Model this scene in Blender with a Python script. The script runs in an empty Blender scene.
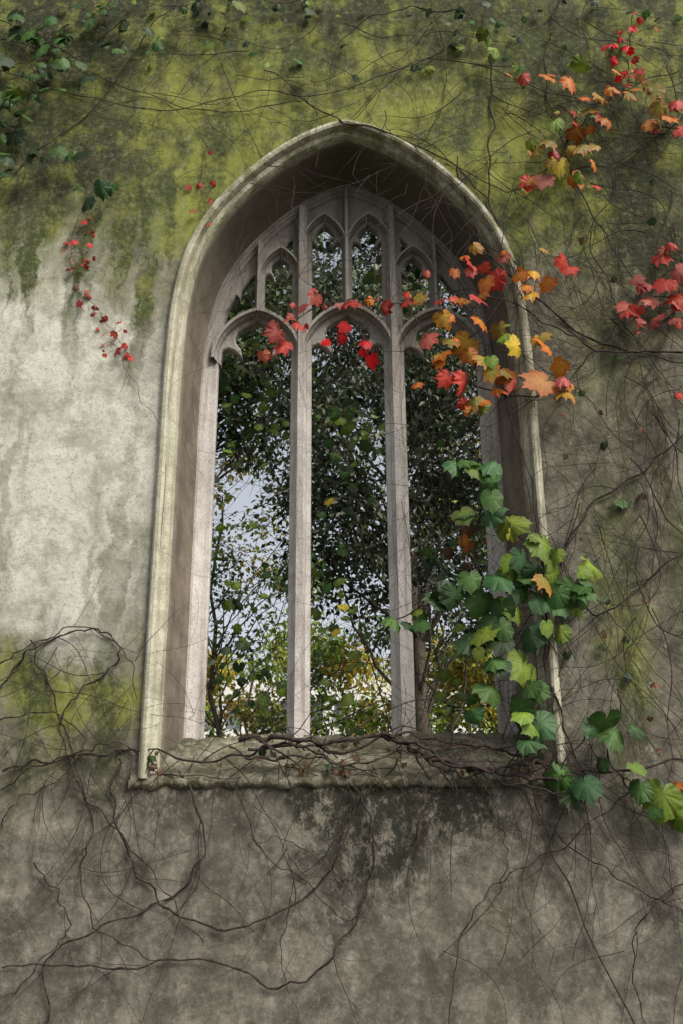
import bpy, math, random
import numpy as np
from mathutils import Vector, Matrix, Euler, kdtree, geometry
from mathutils import noise as mn
random.seed(7); rng=np.random.default_rng(7)
sc=bpy.context.scene
COL=sc.collection
# ------------------------------------------------------------------ camera
D=5.6; ZC=1.6; F=1000.0; CX=0.05
TH=math.radians(20.4)
CR=Matrix.Rotation(math.pi/2+TH,3,'X') @ Matrix.Rotation(math.radians(-0.373),3,'Z')
cam_d=bpy.data.cameras.new("camera"); cam=bpy.data.objects.new("camera",cam_d); COL.objects.link(cam)
cam.matrix_world=Matrix.Translation((0,-D,ZC)) @ CR.to_4x4()
cam_d.sensor_fit='VERTICAL'; cam_d.sensor_height=36; cam_d.lens=36*F/1024; cam_d.clip_end=2000; cam_d.clip_start=.05
sc.camera=cam
def P(px,py,y=0.0):
    """image pixel, cast along its camera ray -> world position on the vertical plane at depth y (wall face is y=0)"""
    d=CR@Vector(((px-341.5)/F,(512-py)/F,-1)); t=(D+y)/d.y
    return Vector((d.x*t,y,ZC+d.z*t))
# ------------------------------------------------------------------ helpers
def empty(name):
    o=bpy.data.objects.new(name,None); COL.objects.link(o); return o
def mesh_obj(name,verts,faces,mat=None,parent=None,smooth=False):
    me=bpy.data.meshes.new(name); me.from_pydata([tuple(v) for v in verts],[],faces); me.update()
    if smooth: me.polygons.foreach_set('use_smooth',[True]*len(me.polygons))
    o=bpy.data.objects.new(name,me); COL.objects.link(o)
    if mat: me.materials.append(mat)
    if parent: o.parent=parent
    return o
class NT:
    def __init__(s,name):
        s.m=bpy.data.materials.new(name); s.m.use_nodes=True; s.t=s.m.node_tree; s.t.nodes.clear()
        s.out=s.n('ShaderNodeOutputMaterial'); s.geo=s.n('ShaderNodeNewGeometry'); s.pos=s.geo.outputs['Position']
    def n(s,t): return s.t.nodes.new(t)
    def set(s,sock,v):
        if isinstance(v,bpy.types.NodeSocket): s.t.links.new(v,sock)
        elif v is not None: sock.default_value=v
    def math(s,op,a,b=None,c=None,clamp=False):
        n=s.n('ShaderNodeMath'); n.operation=op; n.use_clamp=clamp
        s.set(n.inputs[0],a)
        if b is not None: s.set(n.inputs[1],b)
        if c is not None: s.set(n.inputs[2],c)
        return n.outputs[0]
    def vmath(s,op,a,b=None):
        n=s.n('ShaderNodeVectorMath'); n.operation=op; s.set(n.inputs[0],a)
        if b is not None: s.set(n.inputs[1],b)
        return n.outputs['Value'] if op in('LENGTH','DISTANCE','DOT_PRODUCT') else n.outputs[0]
    def noise(s,scale,vec=None,detail=3,rough=.6,dist=0,out='Fac'):
        n=s.n('ShaderNodeTexNoise'); s.set(n.inputs['Vector'],vec if vec is not None else s.pos)
        n.inputs['Scale'].default_value=scale; n.inputs['Detail'].default_value=detail
        n.inputs['Roughness'].default_value=rough; n.inputs['Distortion'].default_value=dist
        return n.outputs[out]
    def ramp(s,v,a,b,lo=0.,hi=1.):
        n=s.n('ShaderNodeMapRange'); n.interpolation_type='SMOOTHSTEP'
        s.set(n.inputs[0],v); n.inputs[1].default_value=a; n.inputs[2].default_value=b
        n.inputs[3].default_value=lo; n.inputs[4].default_value=hi; return n.outputs[0]
    def mix(s,f,a,b,mode='MIX'):
        n=s.n('ShaderNodeMix'); n.data_type='RGBA'; n.blend_type=mode
        s.set(n.inputs[0],f)
        for i,v in((6,a),(7,b)):
            if isinstance(v,tuple) and len(v)==3: v=(*v,1)
            s.set(n.inputs[i],v)
        return n.outputs[2]
    def sep(s,v):
        n=s.n('ShaderNodeSeparateXYZ'); s.set(n.inputs[0],v); return n.outputs
    def finish(s,col,rough=.9,bump=None,dist=.01,strength=1.,spec=.2,transl=0):
        b=s.n('ShaderNodeBsdfPrincipled'); s.set(b.inputs['Base Color'],col if not isinstance(col,tuple) else (*col,1)); s.set(b.inputs['Roughness'],rough)
        b.inputs['Specular IOR Level'].default_value=spec
        if bump is not None:
            n=s.n('ShaderNodeBump'); n.inputs['Distance'].default_value=dist; n.inputs['Strength'].default_value=strength
            s.set(n.inputs['Height'],bump); s.t.links.new(n.outputs[0],b.inputs['Normal'])
        o=b.outputs[0]
        if transl:
            tr=s.n('ShaderNodeBsdfTranslucent'); s.set(tr.inputs[0],col)
            mx=s.n('ShaderNodeMixShader'); mx.inputs[0].default_value=transl
            s.t.links.new(o,mx.inputs[1]); s.t.links.new(tr.outputs[0],mx.inputs[2]); o=mx.outputs[0]
        s.t.links.new(o,s.out.inputs[0]); return s.m
# ------------------------------------------------------------------ wall material
def wall_material():
    s=NT("weathered_render"); pos=s.pos
    wob=s.noise(1.3,detail=6,rough=.68,out='Color'); wob=s.vmath('SUBTRACT',wob,(.5,.5,.5)); 
    wp=s.vmath('ADD',pos,s.vmath('MULTIPLY',wob,(1.2,0,1.2)))
    def blob(px,py,rx,ry,amp=1.):
        c=P(px,py); ex=P(px+rx,py); ez=P(px,py-ry)
        r=Vector((1/abs(ex.x-c.x),0,1/abs(ez.z-c.z)))
        v=s.vmath('MULTIPLY',s.vmath('SUBTRACT',wp,(c.x,0,c.z)),tuple(r))
        return s.ramp(s.vmath('LENGTH',v),1.25,.25,0,amp)
    def add(*a):
        r=a[0]
        for b in a[1:]: r=s.math('ADD',r,b)
        return r
    sv=s.vmath('ADD',pos,s.vmath('MULTIPLY',wob,(.5,0,.8)))
    streak=s.noise(1.0,s.vmath('MULTIPLY',sv,(4.2,1,.50)),detail=7,rough=.70)
    streak2=s.noise(1.0,s.vmath('MULTIPLY',sv,(15,1,1.1)),detail=4,rough=.66)
    big=s.noise(.9,detail=3,rough=.6); med=s.noise(4,detail=8,rough=.80); fine=s.noise(28,detail=4,rough=.8); grit=s.noise(150,detail=2,rough=.7)
    relief=s.noise(5,detail=4,rough=.55)
    grime=s.noise(13,detail=6,rough=.85,dist=.3)
    patch=s.noise(2.2,detail=9,rough=.80)
    spk=s.noise(55,detail=3,rough=.7)
    X,Y,Z=s.sep(wp)
    pale=add(blob(55,450,165,240,1.),blob(30,330,120,90,.35),blob(110,620,50,80,.3),blob(600,640,70,150,.18))
    pale=s.math('MULTIPLY',pale,s.ramp(med,.22,.58,.72,1.08),clamp=True)
    npale=s.math('SUBTRACT',1.,s.math('MULTIPLY',pale,.62))
    c=s.mix(s.ramp(med,.36,.64),(.058,.052,.038),(.195,.180,.140))
    c=s.mix(pale,c,s.mix(s.ramp(patch,.40,.59),(.31,.31,.255),(.57,.56,.49)))
    c=s.mix(s.math('MULTIPLY',s.ramp(s.noise(7,detail=7,rough=.85,dist=.6),.54,.62),.36),c,(.42,.40,.33))
    c=s.mix(s.math('MULTIPLY',s.math('MULTIPLY',s.ramp(streak,.50,.62),.62),npale),c,(.062,.057,.040))
    c=s.mix(s.math('MULTIPLY',s.math('MULTIPLY',s.ramp(streak2,.52,.66),.40),npale),c,(.065,.060,.044))
    c=s.mix(s.math('MULTIPLY',s.math('MULTIPLY',s.ramp(patch,.52,.60),.40),npale),c,(.055,.050,.038))
    # green algae
    top=s.ramp(s.math('ADD',Z,s.math('MULTIPLY',s.math('SUBTRACT',streak,.5),3.4)),5.0,6.1)
    g=add(top,blob(225,215,70,90,.8),blob(60,690,130,65,.9),blob(610,330,70,90,.35),blob(620,600,40,120,.75),blob(540,180,120,90,.5),blob(20,260,70,60,.35),
          s.math('MULTIPLY',s.math('MULTIPLY',s.ramp(streak,.52,.62),.50),npale))
    g=s.math('MULTIPLY',g,s.ramp(s.math('ADD',med,s.math('MULTIPLY',streak2,.5)),.48,.86,.25,1.2),clamp=True)
    gm=s.math('ADD',s.math('MULTIPLY',streak,.4),s.math('MULTIPLY',patch,.6))
    bright_green=add(blob(300,110,230,70,.05),blob(225,215,60,60,.05),blob(520,150,60,60,.04),blob(60,700,120,60,.04))  # patches where the algae is a brighter yellow-green
    gc=s.mix(s.ramp(s.math('SUBTRACT',gm,bright_green),.40,.54),(.190,.210,.036),(.034,.046,.012))
    gc=s.mix(s.ramp(fine,.40,.72,0,.32),gc,(.24,.24,.11))
    c=s.mix(g,c,gc)
    # dark growth, with vignette falloff painted into the colour of its corner patches
    dk=add(blob(40,160,120,60,1.),blob(30,40,170,60,1.),blob(640,60,120,80,.85),blob(660,260,60,170,.9),blob(230,165,110,18,.4),blob(380,70,160,26,.4),
           blob(60,755,110,22,.7),blob(340,6,420,28,.9),blob(600,180,60,80,.5),blob(600,460,60,200,.5))
    dk=s.math('MULTIPLY',dk,s.ramp(s.math('ADD',s.math('MULTIPLY',streak,.4),s.math('MULTIPLY',patch,.6)),.42,.54,.15,1.),clamp=True)
    c=s.mix(dk,c,s.mix(s.ramp(fine,.3,.7),(.012,.015,.007),(.045,.048,.022)))
    # lower wall
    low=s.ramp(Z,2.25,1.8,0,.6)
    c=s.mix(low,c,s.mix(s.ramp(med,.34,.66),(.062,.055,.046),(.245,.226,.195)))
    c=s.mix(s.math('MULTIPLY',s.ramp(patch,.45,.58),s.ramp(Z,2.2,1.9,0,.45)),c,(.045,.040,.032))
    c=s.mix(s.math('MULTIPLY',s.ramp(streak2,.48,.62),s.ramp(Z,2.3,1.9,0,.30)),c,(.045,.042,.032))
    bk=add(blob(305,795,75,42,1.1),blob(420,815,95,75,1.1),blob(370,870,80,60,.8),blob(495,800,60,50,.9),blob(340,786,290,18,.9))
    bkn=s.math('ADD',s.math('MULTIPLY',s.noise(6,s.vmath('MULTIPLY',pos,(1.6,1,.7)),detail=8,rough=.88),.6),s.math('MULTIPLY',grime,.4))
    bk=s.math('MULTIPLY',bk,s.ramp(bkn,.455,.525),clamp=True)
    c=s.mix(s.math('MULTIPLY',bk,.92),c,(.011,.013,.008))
    # grime + speckle
    c=s.mix(s.ramp(grime,.52,.64,0,.30),c,(.04,.037,.027))
    c=s.mix(s.ramp(grime,.46,.36,0,.16),c,(.46,.44,.37))
    c=s.mix(s.math('MULTIPLY',s.ramp(spk,.56,.66),s.ramp(patch,.42,.58,.08,.55)),c,(.03,.030,.020))
    c=s.mix(s.ramp(grit,.35,.7,.0,.22),c,(.05,.046,.035))
    c=s.mix(s.ramp(fine,.55,.75,.0,.18),c,(.5,.48,.42))
    h=s.math('ADD',s.math('MULTIPLY',relief,.8),s.math('ADD',s.math('MULTIPLY',fine,.07),s.math('MULTIPLY',grime,.22)))
    h=s.math('ADD',h,s.math('MULTIPLY',big,2.5))
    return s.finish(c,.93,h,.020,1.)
def stone_material(name,a,b,green=.0,dirt=.5,darktop=None,moss=0):
    s=NT(name); pos=s.pos
    med=s.noise(3.5,detail=6,rough=.75); fine=s.noise(35,detail=4,rough=.75); st=s.noise(1,s.vmath('MULTIPLY',pos,(9,9,.8)),detail=5,rough=.65)
    X,Y,Z=s.sep(pos)
    c=s.mix(s.ramp(med,.34,.66),a,b)
    c=s.mix(s.math('MULTIPLY',s.ramp(st,.5,.64),dirt),c,(.085,.075,.058))
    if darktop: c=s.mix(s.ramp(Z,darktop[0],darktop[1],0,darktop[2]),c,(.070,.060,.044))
    if green:
        g=s.math('MULTIPLY',s.ramp(s.math('ADD',Z,s.math('MULTIPLY',st,1.5)),5.8,6.8,.18,1.),s.ramp(s.noise(5,detail=6,rough=.8),.42,.58))
        c=s.mix(s.math('MULTIPLY',g,green),c,(.11,.12,.040))
    if moss:
        c=s.mix(s.math('MULTIPLY',s.ramp(s.noise(6,detail=6,rough=.8),.43,.56),moss),c,(.036,.042,.016))
        c=s.mix(s.math('MULTIPLY',s.ramp(s.noise(9,detail=5,rough=.8,dist=.5),.54,.64),.45),c,(.32,.30,.24))
        c=s.mix(s.ramp(s.noise(13,detail=6,rough=.85),.50,.62,0,.45),c,(.03,.028,.018))
    else:
        j=s.math('PINGPONG',s.math('ADD',Z,s.math('MULTIPLY',fine,.006)),.43)
        c=s.mix(s.ramp(j,.0045,.0015,0,.40),c,(.08,.072,.06))
    c=s.mix(s.ramp(s.noise(90,detail=3),.45,.70,0,.42),c,(.07,.062,.05))
    h=s.math('ADD',med,s.math('MULTIPLY',fine,.45))
    return s.finish(c,.88,h,.010 if not moss else .02,.8)
M_wall=wall_material()
M_hood=stone_material("hood_stone",(.27,.255,.185),(.47,.45,.36),green=.8,dirt=.6)
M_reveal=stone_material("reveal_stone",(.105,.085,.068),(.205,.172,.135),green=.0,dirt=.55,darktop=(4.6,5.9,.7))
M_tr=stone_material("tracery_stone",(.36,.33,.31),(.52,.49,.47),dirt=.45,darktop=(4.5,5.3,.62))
M_sill=stone_material("sill_stone",(.10,.092,.068),(.25,.23,.17),dirt=.4,moss=.75)
# ------------------------------------------------------------------ arch path
tab=[(1.16,2.14),(1.16,3.0),(1.16,4.0),(1.16,4.6),(1.15,4.95),(1.12,5.27),(1.055,5.56),(.93,5.835),(.75,6.08),(.557,6.277),(.36,6.43),(.17,6.533),(0,6.59)]
def catmull(pts,n):
    pts=[np.array(p,float) for p in pts]; pts=[2*pts[0]-pts[1]]+pts+[2*pts[-1]-pts[-2]]; out=[]
    for i in range(1,len(pts)-2):
        p0,p1,p2,p3=pts[i-1:i+3]
        for k in range(n):
            t=k/n; out.append(.5*((2*p1)+(-p0+p2)*t+(2*p0-5*p1+4*p2-p3)*t*t+(-p0+3*p1-3*p2+p3)*t**3))
    out.append(pts[-2]); return np.array(out)
half=catmull(tab,6)
full=np.array([(-x,z) for x,z in half]+[(x,z) for x,z in half[::-1][1:]])
def offs(path,s):
    out=[]
    for i,p in enumerate(path):
        ns=[]
        for a,b in((i-1,i),(i,i+1)):
            if a<0 or b>=len(path): continue
            t=path[b]-path[a]; t=t/np.linalg.norm(t); ns.append(np.array([t[1],-t[0]]))
        n=sum(ns); n=n/np.linalg.norm(n); n=n/max(.3,float(n@ns[0])); out.append(p+n*s)
    return np.array(out)
def sweep(name,path,prof,mat,parent,closed=False,wear=0):
    V=[];Fc=[]; m=len(prof)
    cols=[offs(path,s) for s,_ in prof]
    for i in range(len(path)):
        for j,(s_,y) in enumerate(prof):
            V.append((cols[j][i][0]+CX,y,cols[j][i][1]))
    for i in range(len(path)-1):
        for j in range(m if closed else m-1):
            j2=(j+1)%m; Fc.append((i*m+j,i*m+j2,(i+1)*m+j2,(i+1)*m+j))
    return mesh_obj(name,V,Fc,mat,parent)
win=empty("gothic_window")
hood=[(-.003,.02),(-.003,-.030),(.010,-.044),(.030,-.048),(.045,-.040),(.052,-.015),(.056,.012),(.066,.016),(.082,.026),(.090,.050),(.094,.080)]
rev=[(.094,.080),(.100,.088),(.105,.105),(.112,.18),(.120,.28),(.134,.38),(.150,.435),(.158,.455)]
frm=[(.158,.455),(.172,.453),(.180,.466),(.190,.470),(.200,.486),(.212,.490),(.222,.508),(.232,.520),(.240,.54),(.240,.60),(.22,.64),(.15,.75)]
sweep("hood_moulding",full,hood,M_hood,win)
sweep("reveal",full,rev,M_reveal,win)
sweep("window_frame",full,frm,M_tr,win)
def inpoly(x,y,L):
    c=False; j=len(L)-1
    for i in range(len(L)):
        xi,yi=L[i]; xj,yj=L[j]
        if (yi>y)!=(yj>y) and x<(xj-xi)*(y-yi)/(yj-yi)+xi: c=not c
        j=i
    return c
def area(L): return .5*sum(L[i-1][0]*L[i][1]-L[i][0]*L[i-1][1] for i in range(len(L)))
def fill(loops):
    """triangulate loops[0] minus the rest"""
    vs=[];cons=[]
    for L in loops:
        b=len(vs); vs+= [Vector(p) for p in L]; cons+=[(b+i,b+(i+1)%len(L)) for i in range(len(L))]
    v2,_,f2,ov,_,_=geometry.delaunay_2d_cdt(vs,cons,[],0,1e-6)
    out=[]
    for f in f2:
        x=sum(v2[i].x for i in f)/3; y=sum(v2[i].y for i in f)/3
        if inpoly(x,y,loops[0]) and not any(inpoly(x,y,h) for h in loops[1:]): out.append(tuple(f))
    return v2,out
def sheet(name,loops,y,mat,parent):
    v,f=fill(loops); return mesh_obj(name,[(p.x+CX,y,p.y) for p in v],f,mat,parent)
def plate(name,loops,y0,y1,bev,mat,parent):
    L2=[]
    for k,L in enumerate(loops):
        L=[tuple(map(float,p)) for p in L]
        a=area(L)
        if (a<0)!=(k>0): L=L[::-1]
        L2.append(L)
    v,f=fill(L2)
    ins=[]
    for L in L2:
        n=len(L)
        for i in range(n):
            a=Vector(L[i-1]);b=Vector(L[i]);c=Vector(L[(i+1)%n]); t1=(b-a).normalized(); t2=(c-b).normalized()
            m=Vector((-t1.y-t2.y,t1.x+t2.x)); m=m.normalized() if m.length>1e-4 else Vector((-t1.y,t1.x)); ins.append(b+m*bev)
    pts=[Vector(p) for L in L2 for p in L]
    kd=kdtree.KDTree(len(pts)); [kd.insert((p.x,p.y,0),i) for i,p in enumerate(pts)]; kd.balance()
    mp=[kd.find((p.x,p.y,0))[1] for p in v]
    N=len(pts)
    V=[(p.x+CX,y0,p.y) for p in ins]+[(p.x+CX,y0+bev,p.y) for p in pts]+[(p.x+CX,y1,p.y) for p in pts]
    Fc=[tuple(mp[i] for i in t) for t in f]+[tuple(2*N+mp[i] for i in t)[::-1] for t in f]
    b=0
    for L in L2:
        n=len(L)
        for i in range(n):
            a=b+i;c=b+(i+1)%n; Fc+=[(a,c,N+c,N+a),(N+a,N+c,2*N+c,2*N+a)]
        b+=n
    return mesh_obj(name,V,Fc,mat,parent)
wall=empty("church_wall"); WT=8.3; WD=.75
R0=[(-9,-.2),(9,-.2),(9,WT),(-9,WT)]
sheet("wall_front_face",[R0,[tuple(map(float,p)) for p in full]],0,M_wall,wall)
sheet("wall_back_face",[R0,[tuple(map(float,p)) for p in offs(full,.15)]],WD,M_wall,wall)
mesh_obj("wall_coping",[(-9+CX,0,WT),(9+CX,0,WT),(9+CX,WD,WT),(-9+CX,WD,WT),(-9+CX,0,-.2),(-9+CX,WD,-.2),(9+CX,0,-.2),(9+CX,WD,-.2)],[(0,1,2,3),(0,3,5,4),(1,2,7,6)],M_wall,wall)
# tracery
MX=.321; SX=.622; EX=.925; TY=.03
def arch(xa,xb,z0,z1,n=9):
    w=(xb-xa)/2; xc=(xa+xb)/2; h=z1-z0; c=max(0,(h*h-w*w)/(2*w)); R=w+c; hh=math.sqrt(R*R-c*c)
    am=math.atan2(hh,c); L=[]
    for i in range(n+1):
        a=am*i/n; L.append((xc-(R*math.cos(a)-c),z0+R*math.sin(a)*h/hh))
    return L+[(2*xc-x,z) for x,z in L[::-1][1:]]
def cusped(xa,xb,z0,z1):
    xc=(xa+xb)/2; w=(xb-xa)/2; h=z1-z0
    uv=[(1,0),(1,.12),(.97,.26),(.88,.38),(.74,.42),(.58,.36),(.38,.20),(.42,.40),(.55,.53),(.58,.66),(.52,.79),(.36,.90),(.16,.98),(0,1.08)]
    R=[(xc+u*w,z0+v*h) for u,v in uv]
    return R+[(2*xc-x,z) for x,z in R[::-1][1:]]
def light(xa,xb,zb,z0,z1):
    return [(xb,zb)]+cusped(xa,xb,z0,z1)+[(xa,zb)]
g=.045
opn=offs(full,.215)
outer=[tuple(p) for p in opn]
outer=[(outer[0][0],1.95)]+outer+[(outer[-1][0],1.95)]
loops=[outer]
AR=[(-MX,MX,5.0,5.40),(-EX,-MX,4.98,5.36),(MX,EX,4.98,5.36)]
for i,(xa,xb,z0,z1) in enumerate(AR): loops.append(light(xa+(g if i!=1 else .03),xb-(g if i!=2 else .03),2.02,z0-.03,z1-.07))
def arch_z(a,x):
    L=arch(*a,n=30); xs=[p[0] for p in L]; zs=[p[1] for p in L]; return float(np.interp(x,xs,zs))
def panel(xa,xb,a,z0,z1,sgn):
    xs=np.linspace(xa,xb,9); bot=[(x,arch_z(a,x)+.05) for x in xs]
    return bot+cusped(xa,xb,z0,z1)
for sg in(1,-1):
    def mir(L): return L if sg>0 else [(-x,z) for x,z in L][::-1]
    loops.append(mir(panel(.032,MX-.04,AR[0],5.86,6.10,1)))
    loops.append(mir(panel(MX+.04,SX-.032,AR[2],5.60,5.82,1)))
    xs=np.linspace(SX+.032,.85,8); bot=[(x,arch_z(AR[2],x)+.05) for x in xs]
    loops.append(mir(bot+[(.885,5.30),(.86,5.38),(.82,5.46),(.785,5.52),(.76,5.49),(.75,5.55),(.72,5.60),(.69,5.65),(SX+.032,5.68)]))
    loops.append(mir([(.335,5.96),(.36,5.89),(.41,5.87),(.45,5.90),(.42,5.96),(.37,6.01)]))
plate("tracery_plate",loops,.480+TY,.545+TY,.010,M_tr,win)
yk=[0]
def bar(name,pts,w,zt=None):
    yk[0]+=1; dy=.0023*yk[0]+TY
    p=np.array(pts,float)
    prof=[(-.26*w,.385),(.26*w,.385),(.30*w,.412),(.50*w,.43),(.58*w,.462),(.95*w,.482),(1.0*w,.51),(.9*w,.57),(-.9*w,.57),(-1.0*w,.51),(-.95*w,.482),(-.58*w,.462),(-.50*w,.43),(-.30*w,.412)]
    prof=[(a,b+dy) for a,b in prof]
    sweep(name,p,prof,M_tr,win,closed=True)
rp=offs(full,.20)[len(half)-1:]
oz=lambda x: float(np.interp(abs(x),rp[:,0],rp[:,1]))
for k,x in enumerate((-MX,MX)): bar("mullion_%d"%(k+1),[(x,2.2),(x,3),(x,4),(x,5),(x,5.6),(x,oz(x))],.072)
bar("supermullion_1",[(0,5.38),(0,5.8),(0,oz(0))],.038)
for k,x in enumerate((-SX,SX)): bar("supermullion_%d"%(k+2),[(x,5.34),(x,5.6),(x,oz(x))],.036)
for k,a in enumerate(AR): bar("light_head_%d"%(k+1),arch(*a),.044)
for k,(xa,xb,z0,z1) in enumerate([(0,MX,5.88,6.16),(-MX,0,5.88,6.16),(MX,SX,5.62,5.88),(-SX,-MX,5.62,5.88)]):
    bar("panel_head_%d"%(k+1),arch(xa,xb,z0,z1),.026)
# sill
V=[];Fc=[];nx=300
prof=[(.03,2.085),(.0,2.087),(-.014,2.092),(-.026,2.102),(-.031,2.115),(-.031,2.128),(-.026,2.141),(-.016,2.153),(.0,2.166),(.06,2.21),(.12,2.25),(.18,2.288),(.24,2.325),(.30,2.358),(.36,2.388),(.42,2.41),(.5,2.43),(.6,2.44),(.74,2.43),(.79,2.38)]
x0=P(130,778).x; x1=P(553,778).x
for i in range(nx+1):
    x=x0+(x1-x0)*i/nx
    for j,(y,z) in enumerate(prof):
        a=mn.noise(Vector((x*3,y*3,1)))*.028+mn.noise(Vector((x*11,y*11,5)))*.026+mn.noise(Vector((x*32,y*32,z*32)))*.014
        k=1 if j>8 else .5
        V.append((x,y+a*.55*(j<9),z+a*k))
m=len(prof)
for i in range(nx):
    for j in range(m-1): Fc.append((i*m+j,i*m+j+1,(i+1)*m+j+1,(i+1)*m+j))
Fc.append(tuple(range(m))); Fc.append(tuple(nx*m+j for j in range(m))[::-1])
sill=mesh_obj("sill",V,Fc,M_sill,win,True)
# ------------------------------------------------------------------ stems
def bark(name,a,b):
    s=NT(name); n=s.noise(40,detail=2); c=s.mix(s.ramp(n,.3,.7),a,b)
    return s.finish(c,.85)
M_stem=bark("vine_bark",(.012,.009,.008),(.048,.034,.028))
M_trunk=bark("tree_bark",(.05,.042,.033),(.13,.11,.085))
def tubes(name,lines,mat,parent,res=1):
    cu=bpy.data.curves.new(name,'CURVE'); cu.dimensions='3D'; cu.bevel_depth=1.0; cu.bevel_resolution=res; cu.use_fill_caps=True
    for pts,rad in lines:
        sp=cu.splines.new('POLY'); n=len(pts); sp.points.add(n-1)
        co=np.ones((n,4)); co[:,:3]=pts; sp.points.foreach_set('co',co.ravel()); sp.points.foreach_set('radius',np.array(rad,float))
    o=bpy.data.objects.new(name,cu); COL.objects.link(o); cu.materials.append(mat)
    if parent: o.parent=parent
    return o
vine=empty("creeper_vine")
LINES=[]; VP=[]
def traced(px,rad0,rad1=None,y=-.03,jit=.012,branch=0):
    rad1=rad0*.5 if rad1 is None else rad1
    rad0*=1.05; rad1*=1.0
    pts=np.array([tuple(P(a,b,y-(c[0] if c else 0))) for a,b,*c in px])
    pts=catmull(pts,9); n=len(pts)
    ph=rng.uniform(0,50); 
    for i in range(n):
        q=i*.35+ph
        pts[i]+=np.array([mn.noise(Vector((q,0,ph))),1.4*mn.noise(Vector((0,q*.6,ph))),mn.noise(Vector((ph,3,q)))])*jit*2.8
    pts[:,1]=np.minimum(pts[:,1],-.012) if y<0 else pts[:,1]
    r=np.linspace(rad0,rad1,n)*(1+.18*rng.standard_normal(n)); r=np.clip(r,.0010,None)
    LINES.append((pts,r)); VP.extend(pts)
    for b in range(branch):
        i=rng.integers(2,n-2); d=pts[i+1]-pts[i]; h=math.atan2(d[2],d[0])+rng.choice([-1,1])*rng.uniform(.4,1.1)
        wander(pts[i],h,rng.uniform(.25,.9),r[i]*.5)
    return pts
def wander(start,h,length,rad,droop=.0,ylo=-.10,yhi=-.014,curl=.16,branch=.03,depth=0):
    p=np.array(start,float); step=.035; n=max(4,int(length/step)); pts=[p.copy()]; dh=0; vy=0
    for i in range(n):
        dh=.8*dh+rng.normal(0,curl*.6); h+=dh*.5
        h+=droop*math.sin(-math.pi/2-h)*.06
        if rng.random()<.06: h+=rng.normal(0,.45)
        vy=.85*vy+rng.normal(0,.0035); ny=p[1]+vy
        if ny>yhi or ny<ylo: vy=-vy*.5; ny=min(max(ny,ylo),yhi)
        p=np.array([p[0]+math.cos(h)*step,ny,p[2]+math.sin(h)*step]); pts.append(p.copy())
        if depth<2 and rng.random()<branch:
            wander(p,h+rng.choice([-1,1])*rng.uniform(.4,1.2),length*rng.uniform(.2,.5),rad*.6,droop,ylo,yhi,curl,branch,depth+1)
    pts=np.array(pts); r=np.linspace(rad,max(.0009,rad*.35),len(pts)); LINES.append((pts,r)); VP.extend(pts[::2])
T=traced
T([(236,742),(275,737),(320,742),(365,736),(400,742),(425,757),(470,768),(520,776),(560,782)],.013,.010,y=-.08,branch=8)
T([(250,752),(300,745),(345,750),(400,735),(450,742),(500,752),(545,765),(600,772),(683,760)],.008,.006,y=-.06,branch=6)
T([(0,772),(50,760),(110,752),(150,752),(215,762),(262,748),(310,738)],.006,.007,branch=4)
T([(0,790),(40,765),(90,750),(120,742),(165,775),(240,778)],.005,branch=3)
T([(380,735),(420,745),(455,765),(500,770),(540,760)],.010,.007,y=-.10,branch=5)
T([(420,752),(450,772),(490,778),(540,790),(600,800)],.008,.004,y=-.09,branch=4)
T([(230,745),(260,760),(310,755),(350,765),(400,752),(440,760)],.006,.004,y=-.09,branch=4)
T([(400,740),(395,765),(360,800),(330,850),(295,880)],.005,.002,branch=3)
T([(415,750),(430,790),(412,840),(395,880)],.005,.002,branch=3)
T([(300,745),(345,775),(372,830),(370,880),(340,945),(285,988),(210,960),(120,968),(60,965),(0,966)],.0065,.004,branch=6)
T([(120,760),(112,800),(130,860),(165,905),(225,930),(290,905),(335,862),(352,800),(340,760)],.0055,.004,branch=5)
T([(0,690),(25,655),(65,635),(105,632),(118,660),(80,690),(62,720),(75,780),(115,830),(160,885),(200,945)],.006,.003,branch=5)
T([(0,668),(40,640),(90,628),(130,660),(135,700)],.004,.002,branch=2)
T([(30,640),(50,690),(75,760),(92,830),(80,870),(100,930),(160,960)],.005,.003,branch=4)
T([(0,720),(50,712),(85,740),(60,780),(20,800),(0,830)],.004,.003,branch=2)
T([(180,770),(205,840),(180,890),(110,925),(48,958),(46,1030)],.0055,.004,branch=4)
T([(36,864),(60,900),(68,925),(52,950),(20,985),(0,1000)],.004,.002,branch=3)
T([(235,780),(262,850),(300,880),(345,920),(355,900),(300,845),(260,840)],.0035,.002,branch=2)
T([(530,770),(545,820),(595,862),(650,895),(690,918)],.005,.003,branch=4)
T([(640,780),(585,830),(520,868),(480,900),(460,950),(450,1030)],.0045,.003,branch=3)
T([(470,770),(500,820),(505,860),(495,900),(440,960)],.003,.002,branch=3)
T([(300,850),(290,900),(282,960),(300,1030)],.003,.002,branch=1)
T([(690,880),(650,910),(632,950),(645,1030)],.004,.003,branch=3)
T([(620,690),(612,760),(640,800),(690,830)],.005,.004,branch=3)
T([(690,545),(640,588),(600,612),(555,600),(520,590)],.006,.004,branch=5)
T([(690,430),(650,465),(590,505),(560,560),(545,640),(560,720),(590,790)],.006,.005,branch=6)
T([(560,780),(548,700),(545,600),(530,480),(505,400),(490,330)],.006,.005,y=-.06,branch=6)
T([(690,352),(610,348),(540,300),(495,262),(470,215),(455,160)],.007,.005,branch=6)
T([(690,362),(600,352),(560,385),(500,395),(440,350),(400,305),(340,300),(270,335)],.005,.003,y=-.08,branch=6)
T([(600,350),(560,330),(500,300),(460,290),(400,302)],.005,.003,y=-.1,branch=3)
T([(690,255),(640,300),(600,348)],.006,branch=4)
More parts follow.
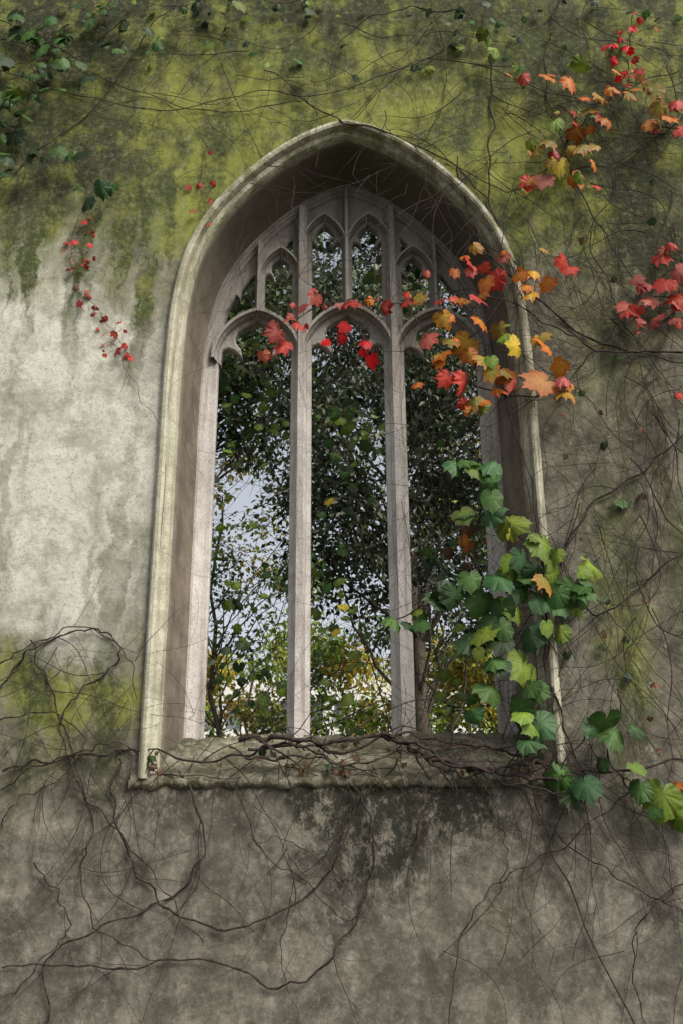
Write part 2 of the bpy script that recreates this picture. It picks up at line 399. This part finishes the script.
T([(560,0),(545,60),(560,140),(600,230),(640,290)],.006,.004,branch=6)
T([(690,60),(640,85),(590,100),(520,80),(430,60),(330,95),(250,95),(160,112),(80,95),(0,70)],.0035,.003,branch=10)
T([(600,100),(570,140),(545,180),(500,190),(440,150),(400,130)],.005,.003,branch=5)
T([(690,110),(620,160),(560,170),(530,185)],.005,.003,branch=3)
T([(620,100),(628,60),(632,20),(640,-10)],.004,.003,y=-.08,branch=2)
T([(430,-5),(445,60),(440,115),(400,160),(330,190),(250,185)],.0035,.0025,branch=6)
T([(300,95),(340,120),(400,135),(470,180),(500,230),(515,300),(520,380)],.005,.004,y=-.05,branch=6)
T([(200,0),(215,50),(245,120),(275,170),(330,140),(400,60),(450,0)],.003,.0025,branch=6)
T([(0,20),(60,50),(130,90),(220,110),(300,100)],.0035,.003,branch=6)
T([(0,180),(40,150),(100,100),(150,30),(180,0)],.0035,.003,branch=5)
T([(490,60),(492,120),(488,180),(500,240)],.007,.005,branch=3)
T([(640,1030),(560,870),(540,800),(556,740)],.004,.003,branch=2)
T([(206,150),(203,190),(208,230),(195,280)],.002,.0012,branch=1)
T([(82,212),(72,245),(76,285),(105,322),(127,352),(118,395)],.002,.0012)
T([(115,345),(140,395),(165,445),(160,560)],.002,.001,branch=1)
T([(440,470),(490,470),(505,520),(540,560),(545,620)],.004,.003,y=-.12,branch=2)
T([(385,625),(440,600),(500,585),(545,590)],.004,.003,y=-.14,branch=2)
T([(545,620),(520,670),(525,720),(545,760)],.004,.003,y=-.12,branch=2)
T([(590,730),(560,775),(600,770),(660,795)],.004,.003,y=-.08,branch=2)
def scatter(n,x0,x1,y0,y1,h0,h1,l0,l1,r0,r1,droop=0,ydep=(-.1,-.014),curl=.16):
    for _ in range(n):
        s_=P(rng.uniform(x0,x1),rng.uniform(y0,y1),rng.uniform(*ydep))
        wander(s_,rng.uniform(h0,h1),rng.uniform(l0,l1),rng.uniform(r0,r1),droop,ydep[0],ydep[1],curl)
pi=math.pi
scatter(60,0,700,-10,120,-pi,0,.5,1.6,.0015,.004)
scatter(60,430,700,0,300,-pi,.0,.6,1.8,.0015,.005,.5)
scatter(80,540,700,150,760,-pi*.8,-pi*.1,.6,1.9,.0012,.0045,.6)
scatter(50,560,700,200,760,0,2*pi,.5,1.3,.0012,.003)
scatter(38,230,500,130,260,-pi*.75,-pi*.25,.6,2.2,.001,.0025,1.)
scatter(30,400,560,300,600,-pi*.75,-pi*.25,.5,1.8,.001,.0025,1.)
scatter(26,0,140,640,800,0,2*pi,.3,1.,.001,.003)
scatter(34,150,600,735,790,-pi*.95,-.05,.3,1.2,.001,.0035,.3)
scatter(60,230,570,738,770,0,2*pi,.2,.5,.0015,.004)
scatter(6,0,300,820,980,0,2*pi,.3,.9,.0015,.003)
scatter(8,440,700,820,1000,0,2*pi,.4,1.,.0015,.003)
tubes("stems",LINES,M_stem,vine)
OUTER=list(VP)
LINES=[]; VP=[]
scatter(60,200,510,200,600,-pi*.85,-pi*.15,.6,2.4,.0015,.004,.5,(.68,1.1))
scatter(26,200,520,560,760,0,2*pi,.5,1.6,.002,.006,0,(.68,1.2))
tubes("inner_stems",LINES,M_stem,vine)
# ------------------------------------------------------------------ leaves
def leaf_mat(name,transl=.35,rough=.5,spec=.35):
    s=NT(name); a=s.n('ShaderNodeAttribute'); a.attribute_name='leafcol'
    n=s.noise(45,detail=3,rough=.7); c=s.mix(s.ramp(n,.42,.68,0,.42),a.outputs['Color'],s.vmath('MULTIPLY',a.outputs['Color'],(.45,.40,.35)))
    return s.finish(c,rough,n,.004,.5,spec=spec,transl=transl)
M_leaf=leaf_mat("creeper_leaf",.30,.52,.25)
def simple_leaf():
    s=NT("tree_leaf"); a=s.n('ShaderNodeAttribute'); a.attribute_name='leafcol'
    return s.finish(a.outputs['Color'],.42,spec=.4,transl=.35)
M_bg=simple_leaf()
def template(rad,vein,cupz):
    ang=[0,7,14,22,29,36,43,50,58,66,74,82,90,98,107,117,127,138,150,162,173]
    A=[-a for a in ang[::-1][:-1]]+ang; Rr=rad[::-1][:-1]+rad; Vn=vein[::-1][:-1]+vein
    tv=[(0,0,0)]; tsh=[1.25]
    for f in(.5,1.):
        for a,r,v in zip(A,Rr,Vn):
            a_=math.radians(a); x=math.sin(a_)*r*f; y=math.cos(a_)*r*f
            z=-cupz*(f*r)**2-.20*abs(x)+(-.03 if v>.9 else .03)*f+(.035*math.sin(a*.9) if f==1 else 0)
            tv.append((x,y-.15,z)); tsh.append((1.18 if v>.9 else .96) if f<1 else (1.0 if v>.9 else .84))
    tv[0]=(0,-.15,0)
    k=len(A); tf=[]
    for i in range(k-1):
        tf+= [(0,1+i+1,1+i),(1+i,1+i+1,1+k+i+1),(1+i,1+k+i+1,1+k+i)]
    return (np.array(tv),np.array(tf),np.array(tsh))
vn=[1,0,0,0,0,.3,1,.3,0,0,0,.3,1,.3,0,0,0,0,0,0,0]
LOBED=template([1.05,.84,.84,.68,.68,.74,.92,.78,.78,.63,.63,.65,.76,.64,.66,.55,.57,.46,.42,.30,.18],vn,.10)
ROUND=template([1.08,.92,.88,.80,.82,.80,.90,.80,.83,.74,.77,.74,.80,.72,.73,.65,.67,.58,.55,.43,.27],vn,.12)
DIA=(np.array([(0,0,0),(.30,.5,.07),(0,1,-.05),(-.30,.5,.07)],float),np.array([(0,1,2),(0,2,3)]),np.array([1,1,1,1.]))
def leaves(name,tmpl,pos,nrm,tip,size,col,mat,parent,cup=None):
    tvv,tff,tsh=tmpl; N=len(pos); pos=np.array(pos,float); nrm=np.array(nrm,float); tip=np.array(tip,float)
    size=np.array(size,float); col=np.array(col,float)
    nrm/=np.linalg.norm(nrm,axis=1,keepdims=True)
    tip-=nrm*(tip*nrm).sum(1,keepdims=True); tip/=np.linalg.norm(tip,axis=1,keepdims=True)+1e-9
    sx=np.cross(tip,nrm)
    cup=rng.uniform(.2,2.6,N) if cup is None else cup
    wx=rng.uniform(.78,1.08,N); sk=rng.normal(0,.12,N)
    lx=tvv[None,:,0]*wx[:,None]+tvv[None,:,1]*sk[:,None]
    V=pos[:,None]+size[:,None,None]*(lx[:,:,None]*sx[:,None]+tvv[None,:,1:2]*tip[:,None]+tvv[None,:,2:3]*cup[:,None,None]*nrm[:,None])
    nv=len(tvv); Fc=(tff[None]+(np.arange(N)*nv)[:,None,None]).reshape(-1,3)
    me=bpy.data.meshes.new(name); me.vertices.add(N*nv); me.vertices.foreach_set('co',V.astype(np.float32).ravel())
    me.loops.add(len(Fc)*3); me.loops.foreach_set('vertex_index',Fc.astype(np.int32).ravel())
    me.polygons.add(len(Fc)); me.polygons.foreach_set('loop_start',np.arange(len(Fc),dtype=np.int32)*3)
    me.polygons.foreach_set('use_smooth',np.ones(len(Fc),bool))
    at=me.attributes.new('leafcol','FLOAT_COLOR','POINT')
    C=np.ones((N,nv,4),np.float32)
    if col.ndim==3:
        u=np.clip(np.linalg.norm(tvv[:,:2],axis=1),0,1)[None,:,None]; base=col[:,0][:,None]*(1-u)+col[:,1][:,None]*u
    else: base=np.repeat(col[:,None],nv,1)
    C[:,:,:3]=np.clip(base*tsh[None,:,None],0,.9); at.data.foreach_set('color',C.ravel())
    me.update(calc_edges=True); me.validate()
    o=bpy.data.objects.new(name,me); COL.objects.link(o); me.materials.append(mat)
    if parent: o.parent=parent
    return o
PAL={'r':((.36,.05,.03),(.40,.020,.018)),'c':((.50,.006,.012),(.48,.004,.010)),'k':((.34,.10,.07),(.40,.045,.045)),
 'o':((.36,.17,.02),(.50,.075,.010)),'y':((.36,.26,.025),(.50,.15,.015)),'v':((.13,.18,.025),(.40,.12,.018)),
 'g':((.055,.120,.026),(.042,.095,.022)),'t':((.055,.125,.046),(.042,.098,.036)),'l':((.15,.22,.025),(.12,.18,.025)),'d':((.020,.042,.014),(.028,.054,.016)),'b':((.12,.065,.03),(.09,.045,.02)),'Y':((.42,.36,.03),(.40,.31,.03))}
kd=kdtree.KDTree(len(OUTER))
for i,p in enumerate(OUTER): kd.insert(Vector(p),i)
kd.balance()
def newst(): return dict(pos=[],n=[],t=[],s=[],c=[])
LA=newst(); LB=newst(); PET=[]
def put(px,py,size,key,y=None,store=None,tipdir=None,pet=True):
    y=-rng.uniform(.06,.20) if y is None else y
    if store is None: store=LB if key in 'gtld' else LA
    p=np.array(P(px,py,y)); sz=size/2*.0063*1.55
    n=np.array([rng.normal(0,.55),-1,rng.normal(.30,.50)]); 
    t=np.array([rng.normal(0,.7),rng.normal(0,.25),-1+rng.normal(0,.5)]) if tipdir is None else np.array(tipdir,float)
    c=np.array(PAL[key])*rng.uniform(.65,1.25)*(1+rng.normal(0,.08,(2,3)))
    store['pos'].append(p);store['n'].append(n);store['t'].append(t);store['s'].append(sz*rng.uniform(.8,1.2));store['c'].append(np.clip(c,.003,.8))
    if pet:
        co,i,d=kd.find(Vector(p))
        if d<.5:
            a=np.array(co); mid=(a+p)/2+np.array([0,-.02,.03]); q=[a*(1-u)**2+2*mid*u*(1-u)+p*u*u for u in np.linspace(0,1,6)]
            PET.append((np.array(q),np.linspace(.0018,.0011,6)))
def many(s,y=None,fill=0,fk=None,fs=.8,spread=14):
    for px,py,size,kk in s:
        put(px,py,size,kk,y if y is None else y+rng.uniform(-.05,.05))
        for _ in range(fill):
            if rng.random()<.8: put(px+rng.normal(0,spread),py+rng.normal(0,spread*.8),size*rng.uniform(.5,fs+.1),rng.choice(list(fk)) if fk else kk,y if y is None else y+rng.uniform(-.05,.05))
many([(470,262,20,'r'),(486,283,26,'o'),(500,275,18,'r'),(478,298,20,'r'),(460,300,20,'v'),(445,318,22,'y'),(428,340,24,'k'),(440,355,24,'o'),(464,343,26,'y'),(481,322,26,'o'),(483,360,24,'v'),
 (515,345,22,'Y'),(545,345,20,'o'),(508,378,26,'k'),(541,382,26,'o'),(566,393,20,'y'),(465,382,26,'r'),(491,372,22,'v'),(446,378,18,'r'),(520,276,14,'o'),(563,262,22,'r'),(548,283,20,'o'),(530,294,20,'y'),(503,256,18,'k'),
 (475,402,18,'v'),(500,330,18,'v'),(455,272,16,'o'),(440,300,16,'r')],y=-.18,fill=2,fk='ooorkvly',fs=.7,spread=12)
many([(385,307,16,'r'),(352,302,16,'r'),(340,305,12,'k'),(316,297,16,'k'),(302,308,14,'k'),(290,318,18,'k'),(276,333,22,'k'),(264,355,16,'k'),(283,345,18,'r'),(405,302,16,'r'),(418,300,16,'r'),(300,325,14,'r'),(370,300,10,'o')],y=-.10,fill=1,fs=.4,spread=6)
many([(326,342,13,'c'),(345,327,13,'c'),(343,338,13,'c'),(366,343,14,'c'),(371,360,18,'c'),(362,352,12,'c')],y=.30)
many([(622,38,11,'c'),(628,48,12,'c'),(633,28,11,'c'),(614,62,11,'c'),(625,72,10,'c'),(612,45,9,'c'),(640,20,9,'c'),(635,60,9,'r'),(618,78,9,'c')],y=-.15,fill=2,fs=.6,spread=9)
many([(524,78,18,'r'),(548,77,20,'o'),(570,82,20,'o'),(600,96,20,'y'),(612,88,20,'o'),(640,74,18,'r'),(655,90,22,'v'),(670,118,20,'o'),(590,110,18,'v'),(575,130,18,'o'),(550,142,20,'v'),(560,165,22,'Y'),(582,147,20,'v'),
 (543,180,20,'k'),(528,183,18,'r'),(575,178,22,'o'),(596,186,16,'r'),(660,108,20,'v'),(677,104,18,'o'),(555,120,16,'l'),(535,150,16,'v'),(606,120,14,'o'),(510,75,12,'o'),(630,95,16,'v'),(683,130,20,'r'),(650,125,14,'o')],y=-.16,fill=2,fk='orrvolv',fs=.7,spread=12)
many([(670,245,20,'r'),(662,257,18,'r'),(630,312,18,'r'),(651,300,22,'k'),(664,284,22,'r'),(680,272,20,'k'),(655,320,18,'k'),(624,306,16,'k'),(645,286,18,'r'),(681,300,22,'r'),(675,320,18,'k'),(640,322,12,'r'),(681,395,12,'r')],y=-.14,fill=1,fk='rkkrv',spread=10)
many([(84,222,7,'c'),(75,242,7,'c'),(90,245,7,'c'),(71,268,7,'r'),(85,268,8,'r'),(93,258,7,'r'),(75,287,8,'k'),(88,295,8,'k'),(95,310,8,'r'),(105,321,9,'r'),(115,334,9,'r'),(122,345,9,'r'),(127,355,9,'r'),(116,351,9,'r'),(79,303,7,'r'),(66,242,6,'c'),(92,233,6,'c'),(110,344,8,'k')],y=-.03,fill=2,fs=.6,spread=6)
many([(206,160,7,'r'),(199,185,8,'r'),(189,187,7,'r'),(210,201,7,'r'),(195,210,7,'k'),(207,225,7,'r'),(213,183,7,'r')],y=-.03,fill=1,fs=.6,spread=4)
many([(456,466,22,'t'),(476,469,20,'l'),(491,464,20,'t'),(485,491,24,'g'),(465,513,20,'t'),(491,512,26,'t'),(511,524,24,'l'),(543,545,24,'l'),(546,582,26,'v'),(520,590,26,'g'),(556,575,22,'l'),(576,592,26,'g'),(592,566,24,'l'),
 (521,560,22,'t'),(500,580,24,'t'),(480,602,24,'g'),(455,595,26,'t'),(440,599,22,'t'),(470,580,20,'g'),(491,626,26,'t'),(470,641,22,'d'),(502,610,24,'g'),(540,602,24,'t'),(561,607,22,'g'),(531,636,26,'t'),(524,667,32,'l'),
 (498,664,24,'t'),(490,690,22,'g'),(536,690,26,'g'),(519,710,24,'g'),(541,725,28,'t'),(530,741,24,'t'),(560,632,20,'l'),(394,621,20,'g'),(410,626,22,'t'),(421,614,18,'g'),(501,641,22,'d'),(512,535,18,'Y'),(533,570,20,'d'),(585,585,20,'g')],y=-.17,fill=1,fk='glgdtl',spread=13)
many([(561,776,26,'g'),(586,786,24,'t'),(601,764,14,'t'),(606,722,22,'g'),(613,735,20,'g'),(592,729,18,'t'),(637,768,18,'l'),(662,798,26,'l'),(683,802,24,'d'),(640,789,16,'g'),(573,796,20,'d'),(681,817,20,'l'),(636,728,14,'g'),(676,786,14,'o'),(655,812,16,'g')],y=-.14,fill=0)
many([(10,100,18,'g'),(21,110,20,'d'),(14,90,16,'l'),(0,95,20,'g'),(40,50,18,'g'),(60,40,18,'d'),(88,20,18,'g'),(110,12,18,'d'),(100,4,12,'Y'),(80,62,20,'g'),(80,155,20,'d'),(101,187,20,'t'),(15,135,20,'d'),(32,151,18,'d'),(150,30,16,'d'),
 (180,14,14,'g'),(210,45,10,'l'),(85,78,16,'d'),(122,25,18,'d'),(50,20,18,'g'),(15,15,20,'d'),(30,35,18,'g'),(62,62,18,'g'),(5,60,20,'d'),(45,70,18,'d'),(8,160,16,'d'),(75,5,16,'d'),(120,45,14,'d'),(135,50,12,'d'),(495,48,14,'l'),(482,34,12,'l'),(505,58,10,'g'),(520,40,10,'d'),
 (240,5,14,'l'),(220,12,12,'g'),(265,12,10,'d')],y=-.13,fill=3,fk='ddggg',spread=17)
for _ in range(90): put(rng.uniform(0,690),abs(rng.normal(0,38)),rng.uniform(6,12),rng.choice(list('dddgl')),y=-rng.uniform(.03,.1))
for _ in range(34): put(rng.uniform(560,690),rng.uniform(120,760),rng.uniform(5,10),rng.choice(list('ddgbb')),y=-rng.uniform(.03,.1))
for _ in range(40): put(rng.uniform(150,560),rng.uniform(742,775),rng.uniform(4,7),rng.choice(list('bbbbd')),y=-.05,pet=False)
leaves("autumn_leaves",LOBED,LA['pos'],LA['n'],LA['t'],LA['s'],LA['c'],M_leaf,vine)
leaves("green_leaves",ROUND,LB['pos'],LB['n'],LB['t'],LB['s'],LB['c'],M_leaf,vine)
tubes("leaf_stalks",PET,bark("stalk",(.10,.05,.03),(.16,.10,.05)),vine,0)
I=newst()
def cl(px,py,n,sp,size,keys,y=(.68,1.1)):
    for _ in range(n): put(px+rng.normal(0,sp),py+rng.normal(0,sp*1.3),size*rng.uniform(.55,1.0),rng.choice(list(keys)),rng.uniform(*y),I,pet=False)
for a in [(268,295,10,10,14,'lg'),(225,380,14,14,14,'lgd'),(262,335,8,10,12,'lg'),(225,440,10,14,12,'gld'),(270,420,14,16,13,'gll'),(345,430,16,16,13,'lgl'),(372,445,12,12,13,'lg'),(350,480,10,12,12,'gd'),(372,265,12,14,15,'lgg'),(325,240,9,12,13,'gd'),
 (418,270,8,12,12,'gd'),(240,275,6,8,11,'lg'),(315,575,10,12,12,'glg'),(340,600,10,14,13,'llY'),(325,645,8,12,12,'lg'),(225,500,8,14,12,'gld'),(240,600,12,22,12,'lgd'),(230,680,14,20,12,'dgl'),(275,690,10,16,12,'gl'),(350,690,12,20,12,'lg'),
 (440,560,12,20,12,'gdb'),(450,690,14,24,12,'lg'),(475,545,9,16,15,'bdo'),(440,450,12,20,12,'gd'),(330,545,8,14,12,'g'),(480,620,10,16,12,'gd'),(300,400,10,26,12,'gd'),(260,540,8,26,11,'gd')]: cl(*a)
put(329,500,14,'Y',.68,I,pet=False); put(343,605,11,'Y',.70,I,pet=False)
leaves("inner_leaves",ROUND,I['pos'],I['n'],I['t'],I['s'],I['c'],M_leaf,vine)
# ------------------------------------------------------------------ trees behind the wall
def tree(name,base,trunk_r,clumps,per,lsize,cols,crad=.38,tmpl=DIA,limb=1.):
    root=empty(name); pos=[];nn=[];tt=[];ss=[];cc=[]; lines=[]
    b=np.array(base,float); top=max(c[2] for c in clumps)*.92
    tp=[b+np.array([mn.noise(Vector((i*.4,b[0],2)))*.35,mn.noise(Vector((i*.4,b[1],7)))*.35,0])*(i>0)+np.array([0,0,(top-b[2])*i/14]) for i in range(15)]
    tp=np.array(tp); lines.append((tp,np.linspace(trunk_r,trunk_r*.2,15)))
    for c in clumps:
        c=np.array(c,float); j=int(np.clip((c[2]-b[2]-1.2)/(top-b[2])*14,2,13)); a=tp[j]
        mid=(a+c)/2+rng.normal(0,.22,3); q=np.array([a*(1-u)**2+2*mid*u*(1-u)+c*u*u+rng.normal(0,.03,3)*(0<u<1) for u in np.linspace(0,1,9)])
        if rng.random()<limb: lines.append((q,np.linspace(trunk_r*.22,.005,9)))
        base_c=np.array(cols[rng.integers(len(cols))])*rng.uniform(.6,1.3)
        for _ in range(3):
            d=rng.normal(0,crad,3); lines.append((np.array([c,c+d*.5+rng.normal(0,.05,3),c+d*1.2]),[.006,.004,.002]))
        N=int(per*rng.uniform(.6,1.4)); d=rng.normal(0,1,(N,3)); d/=np.linalg.norm(d,axis=1,keepdims=True)
        rr=crad*rng.uniform(.15,1.25,N)**.7; pos.append(c+d*rr[:,None]*np.array([1.1,1.1,.8]))
        nn.append(d*.6+rng.normal(0,.6,(N,3))+np.array([0,-.2,.5])); tt.append(d+rng.normal(0,.6,(N,3))+np.array([0,0,-.6]))
        ss.append(lsize*rng.uniform(.6,1.3,N)); cc.append(base_c[None]*rng.uniform(.6,1.4,(N,1))*(1+rng.normal(0,.08,(N,3))))
    leaves("foliage",tmpl,np.concatenate(pos),np.concatenate(nn),np.concatenate(tt),np.concatenate(ss),np.clip(np.concatenate(cc),.004,.6),M_bg,root)
    tubes("trunk_and_limbs",lines,M_trunk,root,0); return root
def ell(n,c,r,hollow=.3,zmin=0):
    out=[]
    while len(out)<n:
        d=rng.uniform(-1,1,3); l=np.linalg.norm(d); q=np.array(c)+d*np.array(r)
        if hollow<l<1 and q[2]>zmin: out.append(q)
    return out
DK=[(.046,.066,.028),(.060,.082,.036),(.10,.125,.060),(.030,.044,.020)]
GR=[(.08,.14,.022),(.13,.19,.028),(.05,.085,.020)]
YG=[(.32,.36,.035),(.42,.38,.045),(.21,.29,.03),(.44,.32,.045)]
tree("evergreen_oak_tree",(.75,5.6,0),.13,ell(165,(.75,5.6,7.0),(1.5,1.2,3.5),.1,4.3),190,.085,DK,.38,limb=.5)
tree("plane_tree",(-3.2,7.5,0),.2,ell(140,(-1.9,7.5,9.7),(1.9,1.3,2.8),.1,7.5),170,.11,GR+DK,.48,limb=.5)
tree("silver_birch_tree",(-1.9,9.2,0),.07,ell(46,(-1.5,9.0,6.0),(1.3,.8,2.3),.0),85,.095,GR+YG,.32,limb=.3)
tree("maple_tree",(2.9,9.5,0),.14,ell(85,(2.6,9.3,7.2),(1.6,1.4,3.3),.2,4.7),120,.11,GR+YG[:1],.42,limb=.5)
tree("elder_tree",(-1.8,14.0,0),.10,ell(88,(-.2,14.0,5.1),(4.2,1.3,1.7),.0),110,.14,YG+GR[:2],.40,limb=.2)
tree("elder_tree.001",(3.4,12.5,0),.08,ell(44,(2.8,12.4,5.0),(1.7,.8,1.6),.0),110,.14,YG+GR[:2],.38,limb=.2)
dm=[]
for _ in range(90): dm.append(np.array([rng.uniform(-18,18),rng.uniform(28,34),rng.uniform(.5,5.5)+1.2*math.sin(rng.uniform(0,6))]))
tree("distant_trees",(0,31,0),.2,dm,90,.34,YG+GR,1.0,limb=.2)
s=NT("ground_soil"); n=s.noise(1.5,detail=4); M_g=s.finish(s.mix(s.ramp(n,.4,.6),(.10,.095,.08),(.06,.08,.03)),.95)
mesh_obj("ground",[(-400,-400,0),(400,-400,0),(400,400,0),(-400,400,0)],[(0,1,2,3)],M_g)
ob=empty("office_building")
s=NT("pale_cladding"); M_c=s.finish(s.mix(s.noise(.3),(.50,.49,.47),(.62,.61,.59)),.7)
s=NT("office_glass"); M_w=s.finish((.10,.12,.14),.15,spec=.6)
V=[];Fc=[]
def box(x0,x1,y0,y1,z0,z1,V,Fc):
    b=len(V); V+= [(x,y,z) for x in(x0,x1) for y in(y0,y1) for z in(z0,z1)]
    Fc+= [tuple(b+i for i in f) for f in((0,1,3,2),(4,6,7,5),(0,4,5,1),(2,3,7,6),(0,2,6,4),(1,5,7,3))]
GV=[];GF=[]; box(-24,10,48.3,60,0,11.6,GV,GF)
for fl in range(5): box(-24.2,10.2,48,60.2,fl*2.7,fl*2.7+1.2,V,Fc)
for i in range(24): box(-24.1+i*1.44,-23.5+i*1.44,48.1,48.28,1.2,11.2,V,Fc)
mesh_obj("facade",V,Fc,M_c,ob); mesh_obj("glazing",GV,GF,M_w,ob)
# ------------------------------------------------------------------ light
w=bpy.data.worlds.new("World"); sc.world=w; w.use_nodes=True; nt=w.node_tree; bg=nt.nodes['Background']
sky=nt.nodes.new('ShaderNodeTexSky'); sky.sky_type='NISHITA'; sky.sun_disc=False
sd=Vector((.58,-.60,.84)).normalized()   # towards sun
sky.sun_elevation=math.asin(sd.z); sky.sun_rotation=math.atan2(sd.x,sd.y); sky.dust_density=5; sky.air_density=1.0; sky.ozone_density=.6
hs=nt.nodes.new('ShaderNodeHueSaturation'); hs.inputs['Saturation'].default_value=.35; hs.inputs['Value'].default_value=1.9
nt.links.new(sky.outputs[0],hs.inputs['Color']); nt.links.new(hs.outputs[0],bg.inputs[0]); bg.inputs[1].default_value=.11
sl=bpy.data.lights.new("sun",'SUN'); sl.energy=3.2; sl.angle=math.radians(20); sl.color=(1,.93,.80)
so=bpy.data.objects.new("sun",sl); COL.objects.link(so); so.rotation_euler=(-sd).to_track_quat('-Z','Y').to_euler()
sc.view_settings.view_transform='Standard'; sc.view_settings.look='None'; sc.view_settings.exposure=0
